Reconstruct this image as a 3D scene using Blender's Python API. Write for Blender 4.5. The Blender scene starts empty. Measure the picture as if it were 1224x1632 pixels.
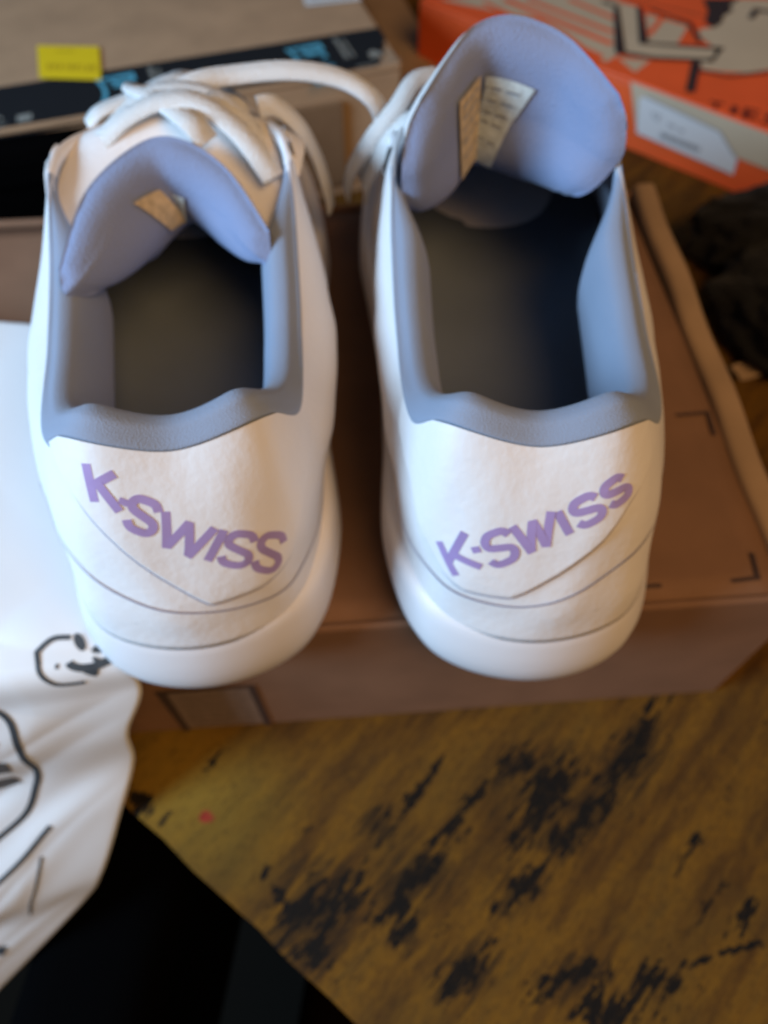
import bpy, bmesh, math, random
import numpy as np
from mathutils import Vector, Matrix, noise as mnoise
R = math.radians
random.seed(4)
scene = bpy.context.scene
col = scene.collection

# ---------------------------------------------------------------- camera
cam_d = bpy.data.cameras.new("camera"); cam = bpy.data.objects.new("camera", cam_d); col.objects.link(cam)
cam.location = (0, 0, .225); cam.rotation_euler = (R(33), 0, 0)
cam_d.sensor_width = 36; cam_d.lens = 36*1200/1632; cam_d.clip_start = .01; cam_d.clip_end = 50
cam_d.dof.use_dof = True; cam_d.dof.focus_distance = .135; cam_d.dof.aperture_fstop = 11.5
scene.camera = cam

# ---------------------------------------------------------------- light: cool window on the left, warm room lamp on the right
w = bpy.data.worlds.new("World"); scene.world = w; w.use_nodes = True
w.node_tree.nodes["Background"].inputs[0].default_value = (.58, .68, .92, 1)
w.node_tree.nodes["Background"].inputs[1].default_value = .07
def area(name, loc, target, sx, sy, power, color):
    d = bpy.data.lights.new(name, 'AREA'); d.shape = 'RECTANGLE'; d.size = sx; d.size_y = sy; d.energy = power; d.color = color
    o = bpy.data.objects.new(name, d); col.objects.link(o); o.location = loc
    o.rotation_euler = (Vector(target)-Vector(loc)).to_track_quat('-Z', 'Y').to_euler()
    return o
area("window_light", (-.84, -.20, .46), (-.06, .16, 0), .42, .40, 16.0, (.47, .72, 1.0))
area("room_lamp", (.55, -.62, 1.15), (.0, .13, 0), .75, .75, 11.8, (1.0, .59, .23))
scene.view_settings.view_transform = 'Standard'; scene.view_settings.look = 'None'
scene.view_settings.exposure = 0; scene.view_settings.gamma = 1

# ---------------------------------------------------------------- materials
def mat(name, color, rough=.6, spec=.5, bump=None, var=None, sheen=0, coat=0):
    """bump=(scale, strength, kind); var=(scale, amount) mottles the colour"""
    m = bpy.data.materials.new(name); m.use_nodes = True; nt = m.node_tree; b = nt.nodes["Principled BSDF"]
    b.inputs["Base Color"].default_value = (*color, 1); b.inputs["Roughness"].default_value = rough
    b.inputs["Specular IOR Level"].default_value = spec
    if sheen: b.inputs["Sheen Weight"].default_value = sheen
    if coat: b.inputs["Coat Weight"].default_value = coat
    tc = nt.nodes.new("ShaderNodeTexCoord")
    if var:
        n = nt.nodes.new("ShaderNodeTexNoise"); n.inputs["Scale"].default_value = var[0]; n.inputs["Detail"].default_value = 6
        nt.links.new(tc.outputs["Object"], n.inputs["Vector"])
        r = nt.nodes.new("ShaderNodeValToRGB"); e = r.color_ramp.elements
        e[0].position = .3; e[1].position = .7
        e[0].color = tuple(c*(1-var[1]) for c in color)+(1,); e[1].color = tuple(min(1, c*(1+var[1])) for c in color)+(1,)
        nt.links.new(n.outputs["Fac"], r.inputs["Fac"]); nt.links.new(r.outputs["Color"], b.inputs["Base Color"])
    if bump:
        if bump[2] == 'noise':
            n = nt.nodes.new("ShaderNodeTexNoise"); n.inputs["Detail"].default_value = 5
        else:
            n = nt.nodes.new("ShaderNodeTexVoronoi")
        n.inputs["Scale"].default_value = bump[0]; nt.links.new(tc.outputs["Object"], n.inputs["Vector"])
        bp = nt.nodes.new("ShaderNodeBump"); bp.inputs["Strength"].default_value = bump[1]; bp.inputs["Distance"].default_value = .001
        nt.links.new(n.outputs[0], bp.inputs["Height"]); nt.links.new(bp.outputs["Normal"], b.inputs["Normal"])
    return m
M = {}
M['leather'] = mat("white_leather", (.82, .795, .79), .45, .4, (380, .20, 'noise'), (14, .025))
M['rubber'] = mat("white_rubber", (.80, .775, .785), .45, .4, (160, .05, 'noise'), (9, .03))
M['lining'] = mat("lavender_mesh_lining", (.27, .315, .41), .95, .15, (2600, .22, 'voronoi'), (30, .05), sheen=.15)
M['tongue'] = mat("periwinkle_tongue_mesh", (.25, .30, .46), .95, .15, (1500, .28, 'voronoi'), (30, .05), sheen=.15)
M['insole'] = mat("grey_insole_cloth", (.145, .175, .215), .95, .2, (1100, .4, 'noise'), (25, .08))
M['stitch'] = mat("grey_lilac_thread", (.30, .28, .36), .8)
M['purple'] = mat("purple_print", (.38, .28, .54), .5, .4, None, (60, .10))
M['lace'] = mat("white_lace_cotton", (.80, .79, .77), .85, .3, (1500, .5, 'voronoi'))
M['tag_tan'] = mat("tan_woven_tag", (.62, .48, .28), .85, .2, (1200, .3, 'noise'), (350, .22))
M['tag_pale'] = mat("pale_printed_tag", (.62, .70, .70), .7, .3, None, (420, .20))
M['tag_ink'] = mat("tag_ink", (.30, .33, .36), .8)
M['eyelet'] = mat("eyelet_metal", (.7, .7, .72), .35)
def kraft(name, c):
    m = mat(name, c, .78, .25, (700, .10, 'noise'), (38, .10)); nt = m.node_tree
    return m
M['kraft'] = kraft("kraft_cardboard", (.225, .122, .073))
M['kraft_pale'] = kraft("pale_kraft_cardboard", (.40, .27, .165))
M['kraft_shade'] = kraft("shaded_kraft_cardboard", (.20, .125, .070))  # darker kraft copy: painted shade for the carton front
M['kraft_edge'] = mat("cut_cardboard_edge", (.42, .27, .17), .9, .2, (400, .4, 'noise'), (200, .15))
M['ink_brown'] = mat("dark_brown_ink", (.055, .030, .025), .7)
M['ink_grey'] = mat("grey_brown_ink", (.22, .155, .12), .75, .3, None, (300, .15))
M['bag'] = mat("white_poly_film", (.78, .80, .82), .4, .4, (26, .25, 'noise'), (12, .02))
M['bag'].node_tree.nodes["Principled BSDF"].inputs["Subsurface Weight"].default_value = 0
M['bag_ink'] = mat("blue_black_bag_ink", (.045, .055, .065), .6)
M['bag_block'] = mat("dark_grey_bag_ink", (.085, .075, .07), .5)
M['tape'] = mat("black_tape", (.012, .014, .017), .5, .25, (60, .15, 'noise'))
M['tape_blue'] = mat("cyan_tape_print", (.10, .42, .60), .4)
M['tape_grey'] = mat("grey_tape_print", (.27, .29, .27), .5, .4, None, (500, .25))
M['yellow'] = mat("yellow_sticker", (.80, .62, .010), .5)
M['yellow_ink'] = mat("olive_sticker_ink", (.50, .37, .01), .6)
M['paper'] = mat("white_paper_label", (.66, .69, .71), .6)
M['paper_ink'] = mat("grey_label_ink", (.30, .30, .31), .7)
M['orange'] = mat("orange_printed_board", (.86, .125, .028), .5, .4, None, (25, .07))
M['cream'] = mat("cream_printed_board", (.55, .47, .34), .6, .3, None, (25, .05))
M['black_ink'] = mat("brown_black_ink", (.035, .022, .022), .6)
M['red_ink'] = mat("dark_red_ink", (.13, .012, .010), .6)
M['black_cloth'] = mat("black_knit_cloth", (.010, .010, .011), .95, .15, (420, .9, 'voronoi'), None, sheen=.1)
M['black_vinyl'] = mat("black_vinyl", (.0012, .0012, .0014), .95, .01, (60, .3, 'noise'))  # blacker than real vinyl: shade below the table is in the colour
M['seat_brown'] = mat("shaded_brown_vinyl", (.0040, .0020, .0010), .95, .01, (90, .3, 'noise'))  # brown seat darkened further to hold the shade under the table edge
M['floor'] = mat("shaded_floorboards", (.008, .006, .004), .9, .1)  # floor colour lowered to include the shade beneath the table
M['wood_dark'] = mat("dark_stained_wood", (.06, .035, .018), .6)

def table_material(streaks):
    m = bpy.data.materials.new("worn_ochre_paint"); m.use_nodes = True; nt = m.node_tree; L = nt.links; N = nt.nodes
    b = N["Principled BSDF"]; tc = N.new("ShaderNodeTexCoord")
    def math_(op, a, c, clamp=False):
        n = N.new("ShaderNodeMath"); n.operation = op; n.use_clamp = clamp
        for k, v in enumerate((a, c)):
            if isinstance(v, (int, float)): n.inputs[k].default_value = v
            else: L.new(v, n.inputs[k])
        return n.outputs[0]
    def mapped(loc=(0,0,0), rot=0, sc=(1,1,1), kind='TEXTURE', src=None):
        n = N.new("ShaderNodeMapping"); n.vector_type = kind
        n.inputs["Location"].default_value = loc; n.inputs["Rotation"].default_value = (0,0,rot); n.inputs["Scale"].default_value = sc
        L.new(src or tc.outputs["Object"], n.inputs["Vector"]); return n.outputs[0]
    def noise(vec, scale, detail=6, rough=.6):
        n = N.new("ShaderNodeTexNoise"); n.inputs["Scale"].default_value = scale; n.inputs["Detail"].default_value = detail; n.inputs["Roughness"].default_value = rough
        L.new(vec, n.inputs["Vector"]); return n.outputs["Fac"]
    def ramp(fac, stops):
        r = N.new("ShaderNodeValToRGB"); e = r.color_ramp.elements
        while len(e) < len(stops): e.new(.5)
        for k, (p, c) in enumerate(stops): e[k].position = p; e[k].color = (*c, 1)
        L.new(fac, r.inputs["Fac"]); return r.outputs["Color"]
    def mix(f, a, c):
        n = N.new("ShaderNodeMix"); n.data_type = 'RGBA'
        if isinstance(f, (int, float)): n.inputs[0].default_value = f
        else: L.new(f, n.inputs[0])
        for k, v in ((6, a), (7, c)):
            if isinstance(v, tuple): n.inputs[k].default_value = (*v, 1)
            else: L.new(v, n.inputs[k])
        return n.outputs[2]
    grain = mapped(rot=R(48), sc=(.055, .010, 1))        # stretched along the brush direction
    grain2 = mapped(rot=R(47), sc=(.030, .0065, 1))
    # ochre ground, greener towards the free corner
    base = ramp(noise(grain, 1.0, 8, .62), [(.28, (.034, .016, .006)), (.42, (.088, .040, .008)), (.58, (.165, .077, .009)), (.74, (.108, .056, .011))])
    blot = noise(mapped(sc=(.06,.06,.06)), 1.0, 4)
    base = mix(math_('MULTIPLY', ramp_f(N, L, blot, .45, .72), .55), base, (.085, .050, .012))
    fine = ramp_f(N, L, noise(mapped(sc=(.004,.004,.004)), 1.0, 4), .35, .75)
    base = mix(math_('MULTIPLY', fine, .35), base, (.075, .036, .011))
    yel = N.new("ShaderNodeTexGradient"); yel.gradient_type = 'SPHERICAL'
    L.new(mapped(loc=(-.085,.075,0), rot=R(-30), sc=(.06,.045,10)), yel.inputs["Vector"])
    base = mix(math_('MULTIPLY', yel.outputs["Fac"], .75), base, (.25, .155, .020))
    # black strokes where paint was dragged
    warp = N.new("ShaderNodeTexNoise"); warp.inputs["Scale"].default_value = 110; warp.inputs["Detail"].default_value = 3
    L.new(tc.outputs["Object"], warp.inputs["Vector"])
    vm = N.new("ShaderNodeVectorMath"); vm.operation = 'MULTIPLY_ADD'
    L.new(warp.outputs["Color"], vm.inputs[0]); vm.inputs[1].default_value = (.010,.010,0)
    sub = N.new("ShaderNodeVectorMath"); sub.operation = 'SUBTRACT'; L.new(tc.outputs["Object"], sub.inputs[0]); sub.inputs[1].default_value = (.005,.005,0)
    L.new(sub.outputs[0], vm.inputs[2])
    acc = None
    for (x, y, hl, hw, a) in streaks:
        g = N.new("ShaderNodeTexGradient"); g.gradient_type = 'SPHERICAL'
        L.new(mapped(loc=(x,y,0), rot=R(a), sc=(hl*2.1, hw*2.5, 10), src=vm.outputs[0]), g.inputs["Vector"])
        acc = g.outputs["Fac"] if acc is None else math_('MAXIMUM', acc, g.outputs["Fac"])
    soft = None                                             # broad smears of thin dark paint round the heavier strokes
    for (x, y, hl, hw, a) in streaks[:11]:
        g = N.new("ShaderNodeTexGradient"); g.gradient_type = 'SPHERICAL'
        L.new(mapped(loc=(x,y,0), rot=R(a), sc=(hl*2.3, hw*5.5, 10), src=vm.outputs[0]), g.inputs["Vector"])
        soft = g.outputs["Fac"] if soft is None else math_('MAXIMUM', soft, g.outputs["Fac"])
    rough_n = noise(grain2, 1.0, 8, .7)
    sm = math_('ADD', math_('MULTIPLY', soft, .9), math_('MULTIPLY', math_('SUBTRACT', noise(mapped(rot=R(47), sc=(.018,.0022,1)), 1.0, 5, .7), .5), 2.6))
    sm = math_('MULTIPLY', ramp_f(N, L, sm, .25, .75), ramp_f(N, L, soft, .02, .30))
    base = mix(math_('MULTIPLY', sm, .72), base, (.022, .014, .008))
    dash = noise(mapped(rot=R(49), sc=(.011,.0026,1)), 1.0, 7, .62)
    mask = math_('ADD', math_('MULTIPLY', acc, .95), math_('ADD', math_('MULTIPLY', math_('SUBTRACT', dash, .5), 3.4), math_('MULTIPLY', math_('SUBTRACT', rough_n, .5), 1.2)))
    mask = math_('ADD', mask, math_('MULTIPLY', math_('SUBTRACT', noise(mapped(rot=R(47), sc=(.004,.0016,1)), 1.0, 4, .7), .5), 1.0))
    mask = math_('MULTIPLY', ramp_f(N, L, mask, .34, .62), ramp_f(N, L, acc, .02, .16))
    # scattered small worn flecks over the rest of the top
    fl = ramp_f(N, L, noise(mapped(rot=R(48), sc=(.020,.007,1), loc=(.31,.2,0)), 1.0, 7, .65), .64, .70)
    mask = math_('MAXIMUM', mask, fl)
    colr = mix(mask, base, (.008, .007, .006))
    red = N.new("ShaderNodeTexGradient"); red.gradient_type = 'SPHERICAL'
    L.new(mapped(loc=(-.0706,.0609,0), sc=(.0042,.0042,10), src=vm.outputs[0]), red.inputs["Vector"])
    colr = mix(ramp_f(N, L, red.outputs["Fac"], .15, .6), colr, (.26, .030, .018))
    L.new(colr, b.inputs["Base Color"]); b.inputs["Roughness"].default_value = .85; b.inputs["Specular IOR Level"].default_value = .12
    speck = noise(mapped(rot=R(47), sc=(.0035,.0010,1)), 1.0, 5, .7)
    colr = mix(math_('MULTIPLY', ramp_f(N, L, speck, .52, .66), .55), colr, (.030, .016, .007))
    colr = mix(math_('MULTIPLY', ramp_f(N, L, speck, .42, .30), .30), colr, (.24, .12, .020))
    L.new(colr, b.inputs["Base Color"])
    bp = N.new("ShaderNodeBump"); bp.inputs["Strength"].default_value = .35; bp.inputs["Distance"].default_value = .002
    L.new(rough_n, bp.inputs["Height"]); L.new(bp.outputs["Normal"], b.inputs["Normal"])
    return m
def ramp_f(N, L, fac, lo, hi):
    n = N.new("ShaderNodeMapRange"); n.interpolation_type = 'SMOOTHSTEP'
    n.inputs["From Min"].default_value = lo; n.inputs["From Max"].default_value = hi
    L.new(fac, n.inputs["Value"]); return n.outputs["Result"]

# ---------------------------------------------------------------- object helpers
def thing(name, label, cat, loc=(0,0,0), rz=0, group=None):
    o = bpy.data.objects.new(name, None); col.objects.link(o); o.empty_display_size = .02
    o.location = loc; o.rotation_euler = (0,0,rz); o['label'] = label; o['category'] = cat
    if group: o['group'] = group
    return o
def mesh_obj(name, verts, faces, m, parent=None, smooth=False, fix=True, label=None):
    me = bpy.data.meshes.new(name); me.from_pydata([tuple(map(float, v)) for v in verts], [], faces)
    bm = bmesh.new(); bm.from_mesh(me)
    if fix: bmesh.ops.recalc_face_normals(bm, faces=bm.faces)
    for f in bm.faces: f.smooth = smooth
    bm.to_mesh(me); bm.free()
    for mm in (m if isinstance(m, list) else [m]): me.materials.append(mm)
    o = bpy.data.objects.new(name, me); col.objects.link(o)
    if parent: o.parent = parent
    if label: o['label'] = label
    return o
def bm_obj(name, bm, m, parent=None, smooth=False):
    me = bpy.data.meshes.new(name)
    for f in bm.faces: f.smooth = smooth
    bm.to_mesh(me); bm.free(); me.materials.append(m)
    o = bpy.data.objects.new(name, me); col.objects.link(o)
    if parent: o.parent = parent
    return o
def box(name, x0, x1, y0, y1, z0, z1, m, parent=None, bevel=.0008):
    bm = bmesh.new(); bmesh.ops.create_cube(bm, size=1)
    for v in bm.verts:
        v.co = Vector(((x0 if v.co.x < 0 else x1), (y0 if v.co.y < 0 else y1), (z0 if v.co.z < 0 else z1)))
    if bevel: bmesh.ops.bevel(bm, geom=bm.edges[:], offset=bevel, segments=2, affect='EDGES', profile=.5)
    return bm_obj(name, bm, m, parent)
def grid(nu, nv, fn, closed_u=False):
    V = [fn(i, j) for i in range(nu) for j in range(nv)]; F = []
    for i in range(nu if closed_u else nu-1):
        for j in range(nv-1):
            a, b = i*nv+j, ((i+1) % nu)*nv+j
            F.append((a, b, b+1, a+1))
    return V, F
def ribbon(frames, w, th=0):
    """frames: list of (point, side, normal); a flat strip of width w, optional thickness"""
    V = []; F = []; n = len(frames)
    for p, s, nn in frames:
        h = th/2
        ring = [p - s*w/2 - nn*h, p - s*w*.46 + nn*h, p + s*w*.46 + nn*h, p + s*w/2 - nn*h] if th else [p - s*w/2, p + s*w/2]
        V += ring
    k = 4 if th else 2
    for i in range(n-1):
        for j in range(k if th else 1):
            a, b = i*k+j, i*k+(j+1) % k
            F.append((a, b, b+k, a+k))
    if th: F += [tuple(range(k-1, -1, -1)), tuple(range((n-1)*k, n*k))]
    return V, F
def merge(parts):
    V = []; F = []
    for v, f in parts:
        o = len(V); V += list(v); F += [tuple(i+o for i in q) for q in f]
    return V, F
def smooth_line(pts, n):
    P = np.asarray(pts, float); return [cr(P, x) for x in np.linspace(0, len(P)-1, n)]
def resample(pts, step):
    out = []; P = np.asarray(pts, float)
    for a, b in zip(P[:-1], P[1:]):
        k = max(1, int(math.ceil(np.linalg.norm(b-a)/step)))
        out += [a+(b-a)*i/k for i in range(k)]
    return out + [P[-1]]
# flat print: 2-D polygons / strokes in a face's own metres, laid just above the face
def flat_parts(o, u, v, n, polys=(), strokes=(), lift=.0003):
    o, u, v, n = map(lambda q: np.array(q, float), (o, u, v, n)); parts = []
    for P in polys:
        parts.append(([o+u*a+v*b+n*lift for a, b in P], [tuple(range(len(P)))]))
    for P, wd in strokes:
        pts = np.array(P, float); V = []; F = []
        for i in range(len(pts)):
            d = pts[min(i+1, len(pts)-1)] - pts[max(i-1, 0)]; d /= np.linalg.norm(d)+1e-12
            sd = np.array([-d[1], d[0]])
            if 0 < i < len(pts)-1:
                e = pts[i+1]-pts[i]; e /= np.linalg.norm(e)+1e-12; c = max(.5, abs(d@e)); k = 1/c
            else: k = 1
            for s_ in (-1, 1):
                q = pts[i]+sd*s_*wd/2*k; V.append(o+u*q[0]+v*q[1]+n*lift)
        for i in range(len(pts)-1): F.append((2*i, 2*i+2, 2*i+3, 2*i+1))
        parts.append((V, F))
    return parts
def flat_print(name, fr, m, parent, polys=(), strokes=(), lift=.0003):
    V, F = merge(flat_parts(*fr, polys=polys, strokes=strokes, lift=lift))
    return mesh_obj(name, V, F, m, parent, fix=False)
SHAPE = {  # lettering as strokes in a unit box
 'K': [[(0,0),(0,1)], [(1,1),(.06,.44)], [(.30,.60),(1,0)]],
 'S': [[(.95,.80),(.78,.97),(.5,1),(.2,.96),(.05,.78),(.14,.60),(.5,.5),(.86,.40),(.95,.22),(.8,.04),(.5,0),(.2,.03),(.03,.20)]],
 'W': [[(0,1),(.22,0),(.5,.95),(.76,0),(1,1)]], 'I': [[(.5,0),(.5,1)]], 'T': [[(0,1),(1,1)],[(.5,1),(.5,0)]],
 'E': [[(1,1),(0,1),(0,0),(1,0)],[(0,.5),(.8,.5)]], 'P': [[(0,-.45),(0,1),(.7,1),(.95,.8),(.95,.25),(.7,.02),(0,.02)]],
 'R': [[(0,0),(0,1)],[(0,.6),(.35,.95),(.8,1)]], 'M': [[(0,0),(0,1)],[(0,.7),(.25,1),(.5,.8),(.5,0)],[(.5,.7),(.75,1),(1,.8),(1,0)]],
}

BAGR_PTS = [[-0.1406, 0.2301, 0.01], [-0.1213, 0.1696, 0.012], [-0.1009, 0.1192, 0.01], [-0.0823, 0.0904, 0.006], [-0.0789, 0.0852, -0.012], [-0.0884, 0.0784, -0.035], [-0.0928, 0.075, -0.06], [-0.1021, 0.0626, -0.084], [-0.1174, 0.045, -0.12], [-0.1347, 0.0358, -0.15], [-0.1898, 0.0026, -0.21]]
STREAKS = [(0.1017, 0.0854, 0.0217, 0.0038, -130.1), (0.0766, 0.0595, 0.0164, 0.0029, -134.7), (0.0536, 0.0805, 0.0093, 0.0023, -151.6), (0.0645, 0.0678, 0.0162, 0.005, -132.0), (-0.0023, 0.0573, 0.0058, 0.0026, -121.6), (0.0123, 0.0388, 0.0162, 0.0038, -135.6), (-0.0248, 0.0286, 0.015, 0.0059, -146.3), (0.0076, 0.0213, 0.004, 0.0026, -149.9), (0.0303, 0.0091, 0.0091, 0.0029, -144.5), (0.0517, 0.0354, 0.0104, 0.0026, -138.4), (0.0675, 0.0076, 0.0108, 0.0026, -159.2), (0.0947, 0.0038, 0.0072, 0.0041, -157.1), (-0.0238, 0.0134, 0.0064, 0.0029, 130.7), (0.1165, 0.0256, 0.0142, 0.0013, -139.5), (0.1235, 0.0144, 0.0172, 0.001, -166.8), (-0.0981, 0.0673, 0.0046, 0.002, -47.2), (-0.0702, 0.0824, 0.0043, 0.001, 60.9), (0.0148, 0.072, 0.013, 0.0012, -127.2), (0.0774, -0.0038, 0.0086, 0.0044, -160.3), (-0.0382, 0.0317, 0.009, 0.0018, -54.5), (0.1199, 0.049, 0.0075, 0.0013, -131.1), (0.1343, 0.0254, 0.0044, 0.0018, -135.5), (0.0393, 0.0717, 0.0245, 0.001, 44.0)]
# ---------- pure geometry: the shoe as parametric surfaces (metres, heel back at y=0, z=0 is the sole's underside)
#  knots run from heel centre (0) round one side to toe centre (9); columns: B (at sole), P1, P2 (bulge), T (opening rim)
KN = np.array([
 [( .000,.0012,.0312),( .000,.0042,.050),( .000,.012,.073),( .000,.0255,.0905)],
 [( .0278,.0108,.0312),( .0262,.0118,.050),( .0248,.017,.074),( .0195,.0285,.0945)],
 [( .0388,.040,.0308),( .0380,.037,.048),( .0390,.040,.067),( .0306,.0435,.0830)],
 [( .0375,.080,.031),( .0430,.078,.046),( .0475,.074,.064),( .0338,.0720,.0785)],
 [( .0385,.115,.030),( .0455,.112,.046),( .0485,.106,.067),( .0345,.1020,.0830)],
 [( .0445,.150,.029),( .0460,.146,.046),( .0410,.138,.076),( .0340,.1320,.0960)],
 [( .0485,.185,.029),( .0490,.178,.044),( .0370,.166,.074),( .0230,.1580,.0910)],
 [( .0440,.226,.029),( .0410,.214,.045),( .0260,.196,.066),( .0130,.1820,.0810)],
 [( .0265,.254,.030),( .0245,.247,.048),( .0160,.218,.064),( .0080,.1950,.0760)],
 [( .000,.264,.031),( .000,.258,.050),( .000,.228,.064),( .000,.1990,.0745)]], float)
SOLE = np.array([(0,0),(.0285,.0100),(.0400,.040),(.0405,.080),(.0415,.115),(.0460,.150),(.0500,.185),(.0455,.226),(.0275,.256),(0,.266)], float)

def cr(P, x, closed=False):
    """Catmull-Rom through rows of P at float index x"""
    P = np.asarray(P, float); n = len(P); i = int(np.floor(x)); f = x - i
    if closed: g = lambda k: P[k % n]
    else: g = lambda k: P[min(max(k, 0), n-1)]
    a, b, c, d = g(i-1), g(i), g(i+1), g(i+2)
    return .5*((2*b) + (c-a)*f + (2*a-5*b+4*c-d)*f*f + (3*b-a-3*c+d)*f**3)

class Shoe:
    """side=+1: lateral is +x (right shoe). splay widens the opening of the throat. lean shears x by height."""
    def __init__(self, side, org, ang, splay=1.0, lean=-.06, bulge=0.):
        self.side, self.org, self.ang, self.lean = side, np.array(org, float), ang, lean
        K = KN.copy()
        K[5,3,0] *= splay; K[6,3,0] *= 1+(splay-1)*.2; K[5,2,0] *= (1+splay)/2; K[6,2,0] *= (1+splay)/2; K[4,3,0] *= 1+(splay-1)*.3
        K[3,1:3,0] += bulge; K[2,2,0] += bulge*.5; K[4,1:3,0] += bulge*.7
        med = K[8:0:-1].copy(); med[..., 0] *= -.95
        self.K = np.concatenate([K, med])
        self.K[..., 0] *= side
        sm = SOLE[8:0:-1].copy(); sm[:, 0] *= -1.04
        self.S = np.concatenate([SOLE, sm]); self.S[:, 0] *= side
    def idx(self, s): return s if s >= 0 else 18 + s
    def loc(self, p):
        p = np.array(p, float); p[0] += self.lean*p[2]; return p
    def surf0(self, s, t):
        P = cr(self.K, self.idx(s), True)
        q = 1-t
        return q**3*P[0] + 3*q*q*t*P[1] + 3*q*t*t*P[2] + t**3*P[3]
    def surf(self, s, t, off=0.0):
        p = self.surf0(s, t)
        off = off + (.0006*math.sin(4.1*s+3*t)*math.sin(9*t-2.3*s) + .0003*math.sin(11*s-7*t)*t)*(1-t)*1.4*max(0, min(1, t*6))
        if 1:
            e = .02
            a = self.surf0(s+e, t) - self.surf0(s-e, t); t1, t0 = min(t+e, 1), max(t-e, 0)
            b = self.surf0(s, t1) - self.surf0(s, t0)
            n = np.cross(a, b); n /= np.linalg.norm(n) + 1e-12
            p = p + n*off*self.side
        return self.loc(p)
    def rim_frame(self, s):
        e = .08
        a = cr(self.K, self.idx(s+e) if -9 < s+e < 9 else self.idx(s), True)[3] - cr(self.K, self.idx(s-e), True)[3]
        n = np.array([-a[1], a[0], 0.])*self.side
        return n/(np.linalg.norm(n)+1e-12)
    def sole(self, s, inset, z):
        x = self.idx(s); p = cr(self.S, x, True); a = cr(self.S, x+.05, True) - cr(self.S, x-.05, True)
        n = np.array([a[1], -a[0]])*self.side; n /= np.linalg.norm(n)+1e-12
        q = p - n*inset
        spring = .010*max(0., (p[1]-.20)/.066)**2
        return self.loc((q[0], q[1], z + spring))
    def world(self, p):
        c, s = np.cos(self.ang), np.sin(self.ang)
        return np.array([c*p[0]-s*p[1], s*p[0]+c*p[1], p[2]]) + self.org

RIGHT = Shoe(+1, (.0447,.0825,0.), math.radians(0.0), 1.0, -.10)
LEFT  = Shoe(-1, (-.0525,.0805,0.), math.radians(8.0), 1.04, .085, .0055)

BAG_R = np.array(BAGR_PTS, float)
def bag(a, b):
    """a 0..1 left to right, b row index"""
    r = cr(BAG_R, b); L = r + np.array([-.20, .01-.006*b, -.004*b])
    p = L*(1-a) + r*a
    puff = .012*math.sin(math.pi*min(a,1))**.8*min(1, .35+b*.2)
    w = .0016*abs(math.sin(7*a-1.1*b+1.5*math.sin(b)))+.0012*abs(math.sin(15*a+2.1*b+math.sin(3*a*b)))+.0026*math.sin(9*a+.9*b+1.2*math.sin(.8*b))*math.sin(.7*b+3*a) + .0012*math.sin(19*a-1.7*b+1+2*math.sin(4*a)) + .0006*math.sin(31*a+3.3*b+2*math.sin(b))
    fade = min(1, (1-a)*6)
    up = np.array([.0, -.45 if b > 3 else -.1, .75 if b <= 3 else .35])
    return p + up*(puff + w*fade)
# ---------------------------------------------------------------- setting
mesh_obj('floor', [(-4,-4,-.80),(4,-4,-.80),(4,4,-.80),(-4,4,-.80)], [(0,1,2,3)], M['floor'])['kind'] = 'structure'

# table: its free edge runs diagonally across the lower left of the picture
tb = thing('table', 'wooden table top with worn ochre paint and black brush streaks under the boxes', 'table', (0,0,-.80))
M['table'] = table_material(STREAKS)
e = np.array([.790,-.613]); nrm = np.array([.613,.790]); p0 = np.array([-.0925,.0575])
cors = [p0-e*1.0, p0+e*1.0, p0+e*1.0+nrm*1.15, p0-e*1.0+nrm*1.15]
bm = bmesh.new()
# wavy, chipped free edge
edge = []
for i in range(241):
    t = -1.0+2.0*i/240; a = p0+e*t
    k = .0012*mnoise.noise((t*60,0,0)) + .0007*mnoise.noise((t*170,3,0))
    edge.append(a+nrm*k)
loop = edge+[cors[2], cors[3]]
zt, zb = -.091+.80, -.119+.80
top = [bm.verts.new((q[0], q[1], zt)) for q in loop]; bot = [bm.verts.new((q[0]+nrm[0]*.002*(i<241), q[1]+nrm[1]*.002*(i<241), zb)) for i, q in enumerate(loop)]
bm.faces.new(top); bm.faces.new(bot[::-1])
for i in range(len(top)):
    j = (i+1) % len(top); bm.faces.new((top[j], top[i], bot[i], bot[j]))
bm_obj('table_top', bm, M['table'], tb)
for (a, b) in ((-.92,.10),(.92,.10),(.92,1.05),(-.92,1.05)):
    q = p0+e*a+nrm*b
    box('leg', q[0]-.03, q[0]+.03, q[1]-.03, q[1]+.03, 0.0, zb-.0005, M['wood_dark'], tb, .004)

# chair seen far below the table edge
ch = thing('chair', 'chair with dark brown seat and black back in shadow below the table edge', 'chair', (-.12,-.10,-.80))
def cushion(name, cx, cy, sx, sy, z0, z1, m, parent, rz=0):
    bm = bmesh.new(); bmesh.ops.create_cube(bm, size=1)
    for v in bm.verts: v.co = Vector((v.co.x*sx, v.co.y*sy, z0+(v.co.z+.5)*(z1-z0)))
    bmesh.ops.bevel(bm, geom=bm.edges[:], offset=.022, segments=4, affect='EDGES', profile=.5)
    bmesh.ops.rotate(bm, verts=bm.verts, cent=(0,0,0), matrix=Matrix.Rotation(rz, 3, 'Z'))
    bmesh.ops.translate(bm, verts=bm.verts, vec=(cx, cy, 0))
    return bm_obj(name, bm, m, parent, True)
cushion('seat', .255, .0, .40, .44, .40, .47, M['seat_brown'], ch, R(-8))
cushion('backrest', -.02, .08, .07, .46, .43, .62, M['black_vinyl'], ch, R(-8))
for (a, b) in ((.09,-.17),(.42,-.19),(.09,.19),(.42,.17)): box('leg', a-.018, a+.018, b-.018, b+.018, 0, .40, M['wood_dark'], ch, .003)

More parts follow.
